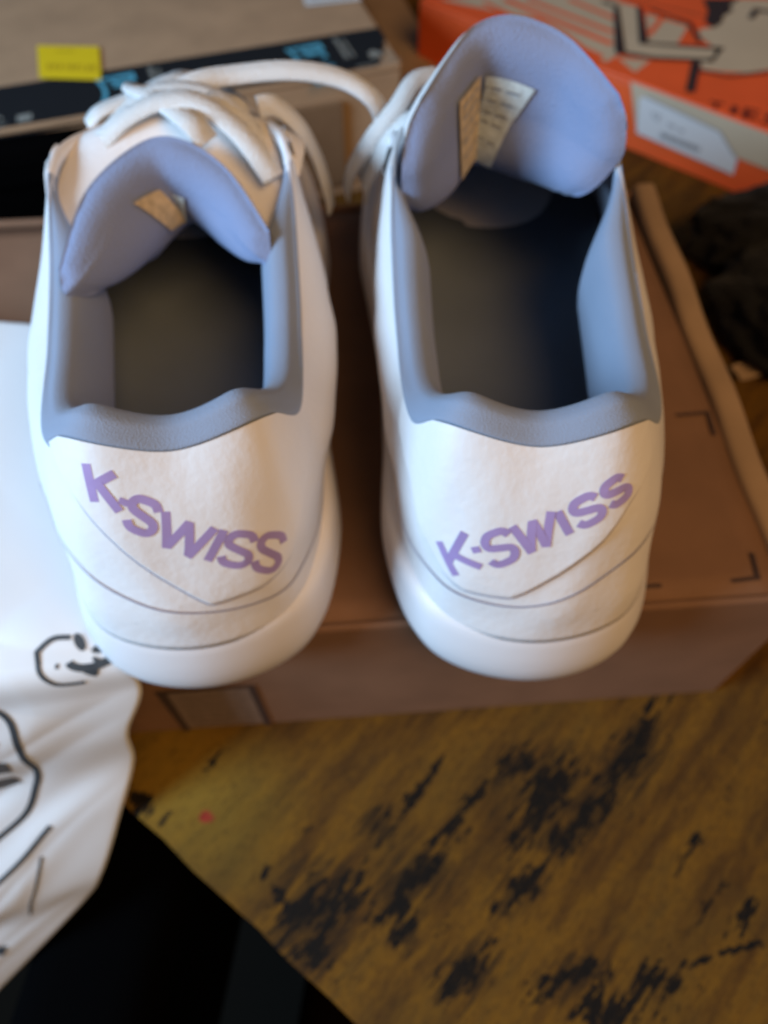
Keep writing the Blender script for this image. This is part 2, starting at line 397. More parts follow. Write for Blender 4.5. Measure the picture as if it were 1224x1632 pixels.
# ---------------------------------------------------------------- kraft shoebox the shoes stand on
KA = R(4.2); BH = .091
kb = thing('kraft_box', 'brown kraft cardboard box with dark corner marks lying flat under the two sneakers', 'box', (.1433,.1123,-.091), KA)
kx = -.40; dk = .228
box('front_panel', kx, .0, 0, .003, .0003, BH, M['kraft'], kb, .0014)
box('back_panel', kx, .0, dk-.003, dk, .0003, BH-.003, M['kraft'], kb, .001)
box('side_panel', -.003, 0, .0032, dk-.0032, .0003, BH-.006, M['kraft'], kb, .001)
box('side_panel', kx, kx+.003, .0032, dk-.0032, .0003, BH-.006, M['kraft'], kb, .001)
# lid: sheet with a slightly bowed surface, recessed beside the folded rim
lid = []
V, F = grid(41, 25, lambda i, j: ((kx+.004)+(-.0085-kx-.004)*i/40+.0042*(j/24-1)*0, .0031+(dk-.0125)*j/24,
      BH-.0012 + .0004*math.sin(i*.4+j*.3) - .0015*math.exp(-((j-24)/3.)**2)*0))
lo = mesh_obj('lid', V, F, M['kraft'], kb, True, fix=True); s_ = lo.modifiers.new("thick", 'SOLIDIFY'); s_.thickness = .0025; s_.offset = -1
# the folded rim down the right side: a long rounded fold of board
def rim(i, j):
    y = .0035+(dk-.0045)*j/40; a = math.pi*i/8
    wv = .0006*math.sin(j*.5)
    x0 = .0085+.0065*j/40
    return (x0-.0085-.0045+wv - .0056*math.copysign(abs(math.cos(a))**.6, math.cos(a)), y, BH-.006+.0064*math.sin(a)**.45+.001)
V, F = grid(9, 41, rim)
mesh_obj('folded_rim', V, F, M['kraft_pale'], kb, True)
box('slot_shade', kx+.004, -.006, dk-.0092, dk-.0075, .01, BH-.012, M['ink_brown'], kb, 0)  # dark board in the rear slot, its shade put into the colour
topf = ((0,0,BH-.0012),(1,0,0),(0,1,0),(0,0,1)); frf = ((0,0,BH),(1,0,0),(0,0,1),(0,-1,0))
flat_print('corner_mark', topf, M['ink_brown'], kb, strokes=[([(-.0231,.0811),(-.0108,.0816),(-.0116,.0703)],.0014)], lift=.0007)
flat_print('corner_mark', topf, M['ink_brown'], kb, strokes=[([(-.0149,.0185),(-.0161,.0088),(-.0254,.0083)],.0014)], lift=.0007)
flat_print('corner_mark', topf, M['ink_brown'], kb, strokes=[([(-.0592,.0084),(-.0496,.0084)],.0014)], lift=.0007)
flat_print('printed_panel', frf, M['ink_grey'], kb, polys=[[(-.2262,-.046),(-.2262,-.088),(-.1925,-.088),(-.1930,-.046)]], lift=.0003)
flat_print('printed_frame', frf, M['ink_brown'], kb, strokes=[([(-.2264,-.0905),(-.2264,-.0442),(-.1930,-.0442),(-.1924,-.0905)],.0028)], lift=.0006)
flat_print('printed_lines', frf, M['ink_brown'], kb, strokes=[([(-.222,-.052-.006*k),(-.197,-.052-.006*k)],.0005) for k in range(6)], lift=.0005)

# ---------------------------------------------------------------- carton with black tape
ca = thing('shipping_carton', 'large tan shipping carton with black printed tape and yellow sticker behind the left sneaker', 'carton', (.0107,.478,-.091), R(17.8))
CH = .081
box('top_panel', -.62, 0, 0, .42, CH-.004, CH, M['kraft_pale'], ca, .0012)
box('front_panel', -.62, 0, .0008, .0048, .0003, CH-.0043, M['kraft_pale'], ca, .0008)
box('side_panel', -.0048, -.0008, .0052, .42, .0003, CH-.0043, M['kraft_pale'], ca, .0008)
box('back_panel', -.62, 0, .4152, .4192, .0003, CH-.0043, M['kraft_pale'], ca, .0008)
box('side_panel', -.6192, -.6152, .0052, .4150, .0003, CH-.0043, M['kraft_pale'], ca, .0008)
ct = ((0,0,CH),(1,0,0),(0,1,0),(0,0,1)); cf = ((0,.0008,CH),(1,0,0),(0,0,1),(0,-1,0))
# tape with a torn right end
tp = [(-.62,.0445),(-.30,.0449),(-.10,.0455),(.0,.0457)]
tp += [(-.0002,.030),(-.0035,.026),(-.003,.022),(-.0065,.018),(-.0068,.012),(-.0115,.009),(-.0110,.005),(-.0145,.0015),(-.0145,.0004),(-.62,.0004)]
tape = flat_print('tape', ct, M['tape'], ca, polys=[tp], lift=.0004)
tl = flat_print('tape_overlap', cf, M['tape'], ca, polys=[[(-.62,-.0002),(-.62,-.010),(-.36,-.0075),(-.25,-.006),(-.16,-.004),(-.10,-.002),(-.015,-.0015),(-.015,-.0002)]], lift=.0003)
def word(txt, fr, org, ang, h, adv, wd, wid=.62):
    st = []; c, s = math.cos(ang), math.sin(ang); x = 0
    for chh in txt:
        for ln in SHAPE[chh]:
            L_ = []
            for a, b in (smooth_line(ln, 14) if chh == 'S' else ln):
                X, Y_ = x+a*h*wid, b*h; L_.append((org[0]+c*X-s*Y_, org[1]+s*X+c*Y_))
            st.append((L_, wd))
        x += adv*(.45 if chh == 'I' else 1.45 if chh == 'M' else 1)
    return st
for ox in (-.0545, -.1700, -.2860):
    blue = word('PRIME', ct, (ox, .0345), R(-90), .0125, .0098, .0028, .58)
    arc = [(ox-.0085+.0035*math.sin(q*math.pi), .036-.031*q) for q in np.linspace(0,1,10)]
    flat_print('tape_lettering', ct, M['tape_blue'], tape, strokes=blue+[(arc,.0026)], lift=.0008)
    g = []
    for k, (ln, x, wd) in enumerate((( .027,.0235,.0030),(.022,.0280,.0018))):
        y0 = .0400-.004*k; n = 9
        for q in range(n):
            a = y0-ln*q/n; g.append(([(ox+x+.001*q/n, a),(ox+x+.001*q/n, a-ln/n*.72)], wd))
    cx, cy = ox+.0425, .0120
    poly = [(cx-.0045,cy-.002),(cx-.0045,cy+.004),(cx-.001,cy+.0065),(cx+.003,cy+.003),(cx+.003,cy-.002)]
    g += [([(cx+.004,cy+.003),(cx+.009,cy-.001),(cx+.010,cy-.004)],.0012), ([(cx-.016,.0022),(cx+.012,.0030)],.0012)]
    poly2 = [(ox-.0555,.003),(ox-.0555,.0095),(ox-.0475,.0100),(ox-.0475,.0032)]
    flat_print('tape_small_print', ct, M['tape_grey'], tape, strokes=g, lift=.0008)
    for pg in (poly, poly2): flat_print('tape_icon', ct, M['tape_grey'], tape, polys=[pg], lift=.0008)
# kraft flap proud of the front, its darker colour standing in for a shadow
box('shade_patch', -.0800, -.0385, -.0028, .0002, .010, CH-.0158, M['kraft_shade'], ca, .0006)
st = flat_print('sticker', ct, M['yellow'], ca, polys=[[(-.2093,.0868),(-.1735,.0738),(-.1730,.0730),(-.1758,.0338),(-.1766,.0332),(-.2103,.0462),(-.2106,.0470)]], lift=.0012)
sa = math.atan2(-.0137,.0360)
ink = []
for k in range(9):      # blurred figures: two rows of small strokes
    a = .004+.0032*k
    for q, (dx, l) in enumerate(((0,.0075),(.0012,.0068))):
        if (k*2+q) % 7 == 6: continue
        x, y = -.2085+a+dx, .0625-.38*a
        ink.append(([(x, y),(x-.0006, y-l*(.6+.4*((k*5+q*3) % 4)/3))], .0009))
ink += [([(-.1985,.0760),(-.1880,.0722)], .0015)]
flat_print('sticker_figures', ct, M['yellow_ink'], st, strokes=ink, lift=.0014)
lb = flat_print('address_label', ct, M['paper'], ca, polys=[[(-.0375,.0862),(.0000,.0835),(.0,.16),(-.0300,.165)]], lift=.0008)
flat_print('label_print', ct, M['paper_ink'], lb, strokes=[([(-.034,.0905+.006*k),(-.006,.0885+.006*k)],.0012) for k in range(8)], lift=.0011)

# plain black sleeve added to fill the dark gap before the carton
bs = thing('black_slab', 'flat plain black sleeve standing in the gap between kraft box and taped carton', 'slab', (-.205,.385,-.0909), R(15))
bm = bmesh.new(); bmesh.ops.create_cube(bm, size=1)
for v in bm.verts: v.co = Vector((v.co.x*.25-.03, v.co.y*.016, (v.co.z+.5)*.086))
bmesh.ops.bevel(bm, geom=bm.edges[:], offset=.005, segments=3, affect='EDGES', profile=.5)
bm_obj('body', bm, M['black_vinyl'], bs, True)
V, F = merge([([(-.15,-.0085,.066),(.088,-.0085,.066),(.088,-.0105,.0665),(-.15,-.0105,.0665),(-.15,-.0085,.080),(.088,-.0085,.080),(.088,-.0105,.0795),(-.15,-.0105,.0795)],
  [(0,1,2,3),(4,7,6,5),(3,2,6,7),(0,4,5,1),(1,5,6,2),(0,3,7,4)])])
mesh_obj('upper_strip', V, F, M['black_vinyl'], bs)

# loose kraft sheet between carton and orange box
ks = thing('cardboard_sheet', 'loose tan cardboard sheet lying between the taped carton and the orange box', 'cardboard', (.040,.62,-.0908), R(14))
V, F = grid(13, 13, lambda i, j: (-.030+.075*i/12, -.22+.44*j/12, .003+.004*math.sin(i*.45+.5)+.002*math.sin(j*.5)))
o = mesh_obj('sheet', V, F, M['kraft_pale'], ks, True); m_ = o.modifiers.new("thick",'SOLIDIFY'); m_.thickness = .003; m_.offset = 1

# ---------------------------------------------------------------- orange printed shoebox
ob = thing('orange_box', 'flat orange shoebox with cream stripes and white size label behind the right sneaker', 'box', (.0269,.6428,-.091), R(-39.3))
OH = .046
box('lid', 0, .36, 0, .26, OH-.003, OH, M['orange'], ob, .0010)
box('front_panel', 0, .36, .0004, .0034, .0003, OH-.0033, M['orange'], ob, .0008)
box('side_panel', .0004, .0034, .0038, .2596, .0003, OH-.0033, M['orange'], ob, .0008)
box('side_panel', .3566, .3596, .0038, .2596, .0003, OH-.0033, M['orange'], ob, .0008)
box('back_panel', .0038, .3562, .2566, .2596, .0003, OH-.0033, M['orange'], ob, .0008)
ot = ((0,0,OH),(1,0,0),(0,1,0),(0,0,1)); of = ((0,.0,OH),(1,0,0),(0,0,1),(0,-1,0))
cream = [[(0.0119,0.0097),(.075,.083),(.1178,.0965),(0.1221,0.0843),(0.1598,0.0256),(0.1581,0.0086),(0.1165,0.0262),(0.0877,0.0332),(0.0605,0.0235)],
 [(0.1449,0.0902),(0.1539,0.09),(0.1787,0.0917),(0.1848,0.0633),(0.1679,0.0518)],[(0.1615,0.0192),(0.1809,0.0306),(0.1806,0.0097)]]
flat_print('cream_print', ot, M['cream'], ob, polys=cream, lift=.0003)
flat_print('orange_stripe', ot, M['orange'], ob, strokes=[([(.0505,.0414),(.1486,.0337)],.0058),([(.0639,.0524),(.141,.0487)],.0046),([(.0884,.0725),(.1315,.0679)],.0042),
 ([(.1626,.0616),(.1581,.0909)],.0042),([(.0409,.0269),(.1528,.0132)],.0044)], lift=.0005)
flat_print('cream_band', ot, M['cream'], ob, polys=[[(.1106,.0853),(.1228,.0849),(.1598,.0256),(.1821,.0338),(.2159,.0571),(.2137,.0766),(.1871,.0606),(.166,.0479),(.1365,.0948),(.1207,.0962)],
 [(.1924,.119),(.1869,.1466),(.1884,.1544),(.2089,.1711),(.24,.175),(.262,.14),(.268,.10),(.2521,.0725),(.2408,.0569),(.2267,.0475),(.2145,.0418),(.2081,.0518),(.2132,.0627),(.2096,.0732),(.1927,.0827),(.1873,.0926),(.1952,.1028)]], lift=.0007)
flat_print('orange_bar', ot, M['orange'], ob, strokes=[([(.1189,.0974),(.1883,.1069)],.0111)], lift=.0009)
flat_print('dark_outline', ot, M['black_ink'], ob, polys=[[(.168,.1376),(.1895,.1553),(.1889,.1391),(.1938,.1353),(.1924,.119),(.1957,.1142),(.1954,.1005),(.1858,.1036),(.1801,.1215)]],
 strokes=[([(.1106,.0853),(.1228,.0849),(.1598,.0256),(.1821,.0338),(.2159,.0571)],.0039),([(.1365,.0948),(.166,.0479),(.1871,.0606),(.2137,.0766)],.0036),
 ([(.1447,.0964),(.1777,.0957),(.1969,.0744)],.0028),([(.2146,.0386),(.233,.0441),(.2538,.0686)],.0022),([(.2095,.1305),(.2073,.1464),(.2181,.1501)],.0042),([(.2072,.0478),(.222,.0092)],.0059),([(.1234,.1011),(.1807,.1119)],.0012)], lift=.0011)
tx = [([(.2373,.0077),(.2457,.0107)],.0022),([(.2413,.0090),(.2438,.0020)],.0020),([(.2528,.0130),(.2556,.0034)],.0044)]
tx += [([(.2677,.0168),(.2598,.0154),(.263,.0046),(.2705,.0075)],.0026),([(.2612,.0100),(.2680,.0120)],.0020),([(.2790,.0195),(.2740,.0180),(.2745,.0130),(.2790,.0120),(.2790,.0070),(.2735,.0062)],.0024),([(.2700,.030),(.2790,.038)],.0030)]
flat_print('lettering', ot, M['red_ink'], ob, strokes=tx, lift=.0005)
flat_print('cream_strip', of, M['cream'], ob, polys=[[(.1831,-.0012),(.36,-.0010),(.36,-.0226),(.2696,-.0224),(.2719,-.0338),(.1975,-.0318)]], lift=.0003)
ol = flat_print('size_label', of, M['paper'], ob, polys=[[(.1926,-.0087),(.1963,-.0066),(.2528,-.0105),(.2689,-.0223),(.2707,-.0234),(.2719,-.0338),(.1975,-.0318)]], lift=.0009)
flat_print('label_edge', of, M['paper_ink'], ol, strokes=[([(.1963,-.0064),(.2528,-.0103),(.2689,-.0221)],.0010)], lift=.0011)
lt = [([(.2150+.0018*k,-.0245),(.2150+.0018*k,-.0283)], .0007+.0006*((k*7) % 3)) for k in range(17)]
lt += [([(.2040,-.0150),(.2062,-.0140),(.2062,-.0180)],.0009),([(.2085,-.0145),(.2110,-.0147),(.2090,-.0180),(.2112,-.0182)],.0009),([(.2175,-.0180),(.2235,-.0184)],.0014),([(.2260,-.0187),(.2300,-.0190)],.0014)]
flat_print('label_print', of, M['paper_ink'], ol, strokes=lt, lift=.0012)

# ---------------------------------------------------------------- crumpled black cloth at the right edge
bc = thing('black_cloth', 'crumpled black knitted cloth bundle on the table right of the kraft box', 'cloth', (.228,.338,-.091), R(8))
def lump(name, cx, cy, cz, rx, ry, rz, seed, parent, m):
    bm = bmesh.new(); bmesh.ops.create_icosphere(bm, subdivisions=5, radius=1)
    for v in bm.verts:
        d = v.co.normalized()
        k = 1+.16*mnoise.noise(d*1.7+Vector((seed,0,0)))+.14*mnoise.noise(d*3.6+Vector((0,seed,0)))+.12*abs(mnoise.noise(d*7+Vector((0,0,seed))))+.05*mnoise.noise(d*18)
        z = d.z*rz*k
        v.co = Vector((cx+d.x*rx*k, cy+d.y*ry*k, max(cz+z, .0006)))
    return bm_obj(name, bm, m, parent, True)
lump('upper_fold', .022, .062, .018, .052, .026, .026, 3.1, bc, M['black_cloth'])
lump('main_bundle', .024, -.006, .014, .054, .060, .022, 7.7, bc, M['black_cloth'])
lump('lower_fold', .044, -.080, .010, .050, .042, .018, 1.3, bc, M['black_cloth'])
pp = thing('paper_scrap', 'small pale crumpled paper scrap under the black cloth', 'paper', (.209,.300,-.0905), R(20))
V, F = grid(9, 7, lambda i, j: (-.012+.024*i/8, -.006+.012*j/6, .003+.0025*mnoise.noise((i*.6,j*.8,2))))
mesh_obj('scrap', V, F, M['kraft_pale'], pp, True)
# ---------------------------------------------------------------- white mailer bag hanging over box and table edge
mb = thing('mailer_bag', 'white plastic mailer bag with dark printed marks draped over the left box edge', 'bag', (0,0,0))
NU, NV = 130, 260
V, F = grid(NU, NV, lambda i, j: bag(i/(NU-1), 10*j/(NV-1)))
bo = mesh_obj('film', V, F, M['bag'], mb, True, fix=False); md = bo.modifiers.new("thick", 'SOLIDIFY'); md.thickness = .0004; md.offset = 0
def on_bag(a, b, off):
    p = bag(a, b); da = bag(a+.005, b)-bag(a-.005, b); db = bag(a, b+.02)-bag(a, b-.02)
    n = np.cross(db, da); n /= np.linalg.norm(n)
    if n @ (np.array([0,-.05,.4])-p) < 0: n = -n
    return p+n*off, n
def surf_stroke(fn, pts, wd, off=.00045, n=40, smooth=True):
    """a print stroke following a surface fn(a,b,off)->(point,normal)"""
    P = smooth_line(pts, n) if smooth else [np.array(q) for q in resample(pts, .03)]
    pos = [fn(q[0], q[1], off) for q in P]; fr = []
    for i in range(len(P)):
        d = pos[min(i+1, len(P)-1)][0]-pos[max(i-1, 0)][0]; d /= np.linalg.norm(d)+1e-12
        nn = pos[i][1]; sd = np.cross(nn, d); sd /= np.linalg.norm(sd)+1e-12
        fr.append((pos[i][0], sd, nn))
    return ribbon(fr, wd)
def bag_print(name, m, strokes):
    V, F = merge([surf_stroke(on_bag, p, wd) for p, wd in strokes]); return mesh_obj(name, V, F, m, bo, fix=False)
bag_print('round_emblem', M['bag_ink'], [([(.945,2.80),(.919,2.819),(.892,2.95),(.883,3.024),(.88,3.199),(.89,3.396),(.91,3.45),(.93,3.457)],.0016),
  ([(.928,3.029),(.929,3.092),(.94,3.151),(.96,3.149),(.975,3.11),(.99,3.06)],.0027), ([(.943,3.169),(.948,3.24),(.956,3.30)],.0027), ([(.906,3.06),(.910,3.08)],.0016)])
def bag_leaf(a, b, r1, r2, ang):
    p, n = on_bag(a, b, .0005); ux = np.array([1.,0,0]); ux = ux-n*(ux@n); ux /= np.linalg.norm(ux); uy = np.cross(n, ux)
    V = [p+ux*(r1*math.cos(t)*math.cos(ang)-r2*math.sin(t)*math.sin(ang))+uy*(r1*math.cos(t)*math.sin(ang)+r2*math.sin(t)*math.cos(ang)) for t in np.linspace(0, 2*math.pi, 24)[:-1]]
    mesh_obj('emblem_leaf', V, [tuple(range(23))], M['bag_ink'], bo, fix=False)
bag_leaf(.954, 2.86, .0030, .0015, R(-60)); bag_leaf(.976, 2.95, .0022, .0013, R(15)); bag_leaf(.968, 3.08, .0022, .0009, R(-40))
bag_print('large_ring', M['bag_ink'], [([(.77,3.81),(.8,4.246),(.83,5.043),(.835,5.6),(.825,6.054),(.81,6.599),(.757,6.97)],.0024)])
bag_print('printed_dash', M['bag_ink'], [([(.74,7.7),(.778,7.571),(.828,7.279),(.867,6.895)],.0021)])
bag_print('thin_stroke', M['bag_ink'], [([(.862,7.35),(.864,7.815),(.864,8.3),(.872,8.7)],.0012)])
bag_print('block_letters', M['bag_block'], [([(.70,4.55),(.76,4.62),(.785,4.70)],.0080),([(.70,5.15),(.77,5.2),(.803,5.24)],.0085),([(.70,5.72),(.75,5.76),(.800,5.80)],.0095)])
bag_print('round_dot', M['bag_ink'], [([(.866,9.20),(.878,9.30)],.0050)])

# ---------------------------------------------------------------- the sneakers
NS, NT = 216, 26
def s_list(n, a=-9., b=9.): return [a+(b-a)*i/n for i in range(n)]
def pad_w(s): x = min(1, max(0, (5.2-abs(s))/1.2)); return x*x*(3-2*x)
def lining_profile(S, s, tag_drop):
    """outer edge of the padded collar, over the rim, down the inside"""
    k = pad_w(s); rim = S.surf(s, 1.0); n = S.rim_frame(s); up = np.array([0,0,1.])
    te = 1 - tag_drop(s)*k
    a0 = S.surf(s, te, .0002); a1 = S.surf(s, (te+1)/2, .0004+.0012*k)
    pts = [a0, S.surf(s, te+.02*k, .0008*k+.0002), a1, rim + n*.0003*k + up*(.0012*k+.0002), rim + n*.0026*k + up*.0026*k, rim + n*(.0056*k+.0010) + up*.0012*k,
           rim + n*(.0078*k+.0016) - up*(.005), rim + n*(.0084*k+.0020) - up*.013, rim + n*(.0070*k+.0022) - up*.024]
    ins = S.surf(s, .12); low = ins*1.0; low = low + n*.006; low[2] = max(low[2], .034) + .002
    pts.append(pts[-1]*.45+low*.55 + n*.0005); pts.append(low)
    if k < 1:       # towards the toe the lining simply follows the inside of the upper
        ts = (1.0,1.0,1.0,.995,.98,.95,.88,.72,.52,.30,.12)
        pts = [p*k + S.surf(s, tt, -.0026 if q > 3 else .0002-.0007*q)*(1-k) for q, (p, tt) in enumerate(zip(pts, ts))]
    return pts
def sneaker(S, label, tongue_grid, tags, lettering, panel_edge, low_edge, laces, extra_laces, back_rows, first_bar, thick):
    t = thing('white_sneaker', label, 'sneaker', tuple(S.org), S.ang, 'pair of white sneakers standing side by side on the kraft box')
    cl = lambda f: (lambda i, j: f(i, j))
    # sole
    prof = [(.006,0.0),(.0015,.0006),(.0,.003),(-.0012,.009),(-.0016,.015),(-.0008,.021),(.0001,.0260),(.0008,.0290),(.0018,.0311),(.0032,.0324),(.0048,.0330),(.012,.0330)]
    sl = s_list(NS)
    V, F = grid(NS, len(prof), lambda i, j: S.sole(sl[i], *prof[j]), True)
    nv = len(V); F.append(tuple(i*len(prof) for i in range(NS))); F.append(tuple(i*len(prof)+len(prof)-1 for i in range(NS-1, -1, -1)))
    mesh_obj('sole', V, F, M['rubber'], t, True)
    # upper
    V, F = grid(NS, NT, lambda i, j: S.surf(sl[i], -.03+1.03*j/(NT-1)), True)
    u = mesh_obj('upper', V, F, M['leather'], t, True); md = u.modifiers.new("thick", 'SOLIDIFY'); md.thickness = .0016; md.offset = -1
    # heel panel: raised overlay with a pointed lower edge
    ss = np.linspace(panel_edge[0][0], panel_edge[-1][0], 200)
    pe = lambda s: float(np.interp(s, [q[0] for q in panel_edge], [q[1] for q in panel_edge]))
    def pfun(i, j):
        s = ss[i]; lo = min(pe(s), .96)
        if j == 0: return S.surf(s, lo, -.0002)
        if j == 1: return S.surf(s, lo+.004, .0009)
        return S.surf(s, lo+.012+(.965-lo-.012)*(j-2)/43, .0012)
    V, F = grid(200, 46, pfun)
    hp = mesh_obj('heel_panel', V, F, M['leather'], t, True)
    # stitching along the panel and the lower overlay edge
    def on_up(off0): 
        def fn(s, tt, off):
            p = S.surf(s, tt, off0+off); q = S.surf(s, tt, off0+off+.001); n = q-p; return p, n/np.linalg.norm(n)
        return fn
    line = [(s, pe(s)-.006) for s in np.linspace(panel_edge[0][0]+.1, panel_edge[-1][0]-.1, 90)]
    V, F = merge([surf_stroke(on_up(0), line, .0007, .0004, 200, False)]); mesh_obj('stitching', V, F, M['stitch'], hp, fix=False)
    le = lambda s: float(np.interp(s, [q[0] for q in low_edge], [q[1] for q in low_edge]))
    s2 = np.linspace(low_edge[0][0], low_edge[-1][0], 110)
    sm = lambda s: sum(le(s+d) for d in (-.3,-.15,0,.15,.3))/5
    def lfun(i, j):
        s = s2[i]; hi = sm(s)
        if j == 9: return S.surf(s, hi, -.0002)
        if j == 8: return S.surf(s, hi-.004, .0003)
        return S.surf(s, -.02+(hi-.006+.02)*j/8, .00035)
    V, F = merge([surf_stroke(on_up(0), [(s, sm(s)) for s in s2], .0006, .0004, 200, False)]); mesh_obj('stitching', V, F, M['stitch'], hp, fix=False)
    # lettering, bent round the heel
    on_panel = on_up(.00126); parts = []
    for chh, (tl, tr, bl, br) in lettering:
        tl, tr, bl, br = map(np.array, (tl, tr, bl, br))
        for ln in SHAPE[chh]:
            pts = [(bl*(1-a)+br*a)*(1-b)+(tl*(1-a)+tr*a)*b for a, b in (smooth_line(ln, 30) if chh == 'S' else resample(ln, .08))]
            parts.append(surf_stroke(on_panel, pts, .0022, .00006+.00002*(len(parts) % 4), len(pts)*2))
    V, F = merge(parts); mesh_obj('lettering', V, F, M['purple'], hp, fix=False)
    # padded collar and lining
    drop = lambda s: .012 + .040*math.exp(-(s/1.55)**4) + .085*math.exp(-((abs(s)-1.72)/.34)**2)
    P = [lining_profile(S, s, drop) for s in sl]
    NL = 34
    V, F = grid(NS, NL, lambda i, j: cr(P[i], 10*j/(NL-1)), True)
    cl_o = mesh_obj('collar_lining', V, F, [M['lining'], M['leather']], t, True)
    for q, f in enumerate(cl_o.data.polygons):
        if abs(sl[q//(NL-1)]) > 4.75 and q % (NL-1) < 16: f.material_index = 1
    # insole
    def ins(i, j):
        s = 9*i/60; a = S.surf(s, .10); b = S.surf(-s, .10); f = j/16
        p = a*(1-f)+b*f; c = (2*f-1)
        inner = (a+b)/2; p = inner+(p-inner)*.90
        z = .0372-.0025*min(1, max(0, (p[1]-.06)/.14)) - .0012*(1-c*c) + .0035*abs(c)**5
        y = p[1] if i > 3 else p[1]+.004
        return (p[0], y, z)
    V, F = grid(60, 17, ins); mesh_obj('insole', V, F, M['insole'], t, True)
    # lace stays with eyelets
    for sd in (1, -1):
        V, F = grid(40, 8, lambda i, j: S.surf(sd*(5.0+3.9*i/39), (.80-.10*math.sin(math.pi*i/39))+(1.0-.80+.10*math.sin(math.pi*i/39))*j/7, .0011 if 0 < j < 7 else -.0001))
        es = mesh_obj('lace_stay', V, F, M['leather'], t, True)
        for k in range(5):
            s0 = sd*(5.25+.72*k); parts = []
            p = S.surf(s0, .93, .0016); a = S.surf(s0+.05, .93, .0016)-p; b = S.surf(s0, .96, .0016)-p
            a /= np.linalg.norm(a); b = b-a*(a@b); b /= np.linalg.norm(b); n = np.cross(a, b)
            ring = []
            for i in range(14):
                th = 2*math.pi*i/14
                for r_, h in ((.0016,0),(.0020,.0006),(.0026,.0006),(.0029,-.0004)): ring.append(p+(a*math.cos(th)+b*math.sin(th))*r_+n*h)
            FF = [(i*4+j, ((i+1) % 14)*4+j, ((i+1) % 14)*4+j+1, i*4+j+1) for i in range(14) for j in range(3)]
            mesh_obj('eyelet', ring, FF, M['eyelet'], es, True)
    # tongue: padded sheet, lining towards the ankle, leather towards the toe
    G = np.array(tongue_grid, float); nr, nc, _ = G.shape
    c, s_ = math.cos(-S.ang), math.sin(-S.ang)
    def tsurf(a, b):     # a across 0..1, b up 0..1
        row = [cr(G[r], a*(nc-1)) for r in range(nr)]; p = cr(row, b*(nr-1)) - S.org
        return np.array([c*p[0]-s_*p[1], s_*p[0]+c*p[1], p[2]])
    na, nb = 64, 46
    BD = np.array([tsurf(0, q/90) for q in range(91)]+[tsurf(q/140, 1) for q in range(141)]+[tsurf(1, q/90) for q in range(91)])
    def tfun(side):
        def fn(i, j):
            a, b = i/(na-1), j/(nb-1); p = tsurf(a, b)
            da = tsurf(min(a+.01,1), b)-tsurf(max(a-.01,0), b); db = tsurf(a, min(b+.01,1))-tsurf(a, max(b-.01,0))
            n = np.cross(da, db); n /= np.linalg.norm(n)+1e-12
            r_ = min(1, max(0, float(np.min(np.linalg.norm(BD-p, axis=1)))-.0007)/.0095)
            th = thick*math.sqrt(max(0, 1-(1-r_)**2))
            return p + n*th*(1 if side else -.75)
        return fn
    f1_ = tfun(1)
    V1, F1 = grid(na, nb+2, lambda i, j: f1_(i, j) if j < nb else f1_(i, nb-1)+np.array([0,.0014*(j-nb+1),-.0010*(j-nb+1)**2]))
    # leather face: over the tip, down the toe side and forward under the laces to the throat
    f0 = tfun(0); tip = [tsurf(i/(na-1), 1.0) for i in range(na)]; rows = []
    for i in range(na):
        a = i/(na-1); c_ = 2*a-1; q = [tip[i]+np.array([0,.0012,-.0012]), tip[i]*.6+f0(i, int(nb*.80))*.4 + np.array([0,.0030,-.0015]), f0(i, int(nb*.70)) + np.array([0,.001,-.002])]
        for y, hw, z in back_rows:
            q.append(S.loc((c_*hw, y-.006*c_*c_, z-.010*abs(c_)**2.2)))
        rows.append([cr(q, x) for x in np.linspace(0, len(q)-1, 34)])
    V2, F2 = grid(na, 34, lambda i, j: rows[i][j])
    tg = mesh_obj('tongue', V1, F1, M['tongue'], t, True)
    mesh_obj('tongue_facing', V2, F2, M['leather'], tg, True)
    f1 = tfun(1)
    def on_tongue(a, b, off):
        i, j = a*(na-1), b*(nb-1); p = f1(i, j); da = f1(i+.4, j)-f1(i-.4, j); db = f1(i, j+.4)-f1(i, j-.4)
        n = np.cross(da, db); n /= np.linalg.norm(n)
        return p+n*off, n
    for m, quad, ink in tags:
        tl, tr, bl, br = [np.array(q) for q in quad]
        qf = lambda a, b: (bl*(1-a)+br*a)*(1-b)+(tl*(1-a)+tr*a)*b
        V, F = grid(13, 13, lambda i, j: on_tongue(*qf(i/12, j/12), .0010)[0])
        tag_o = mesh_obj('woven_tag', V, F, M[m], tg, True)
        if ink:
            parts = []
            for k in range(5):
                b = .85-.16*k
                for q in range(3): parts.append(surf_stroke(lambda a, bb, off: on_tongue(*qf(a, bb), off), [(.12+.27*q, b),(.12+.27*q+.2, b)], .0006, .0013, 6))
            V, F = merge(parts); mesh_obj('tag_print', V, F, M['tag_ink'], tag_o, fix=False)
    # laces: bars across the throat, then loose ends
    def lace(pts, wd, nm='lace', upv=None):
        P_ = smooth_line(pts, 60); fr = []
        for i in range(60):
            d = P_[min(i+1,59)]-P_[max(i-1,0)]; d /= np.linalg.norm(d)+1e-12
            upx = np.array(upv or (0,0,1.)); sd = np.cross(upx, d); 
            if np.linalg.norm(sd) < .05: sd = np.array([1.,0,0])
            sd /= np.linalg.norm(sd); fr.append((P_[i], sd, np.cross(d, sd)))
        V, F = ribbon(fr, wd, .0010); mesh_obj(nm, V, F, M['lace'], t, True)
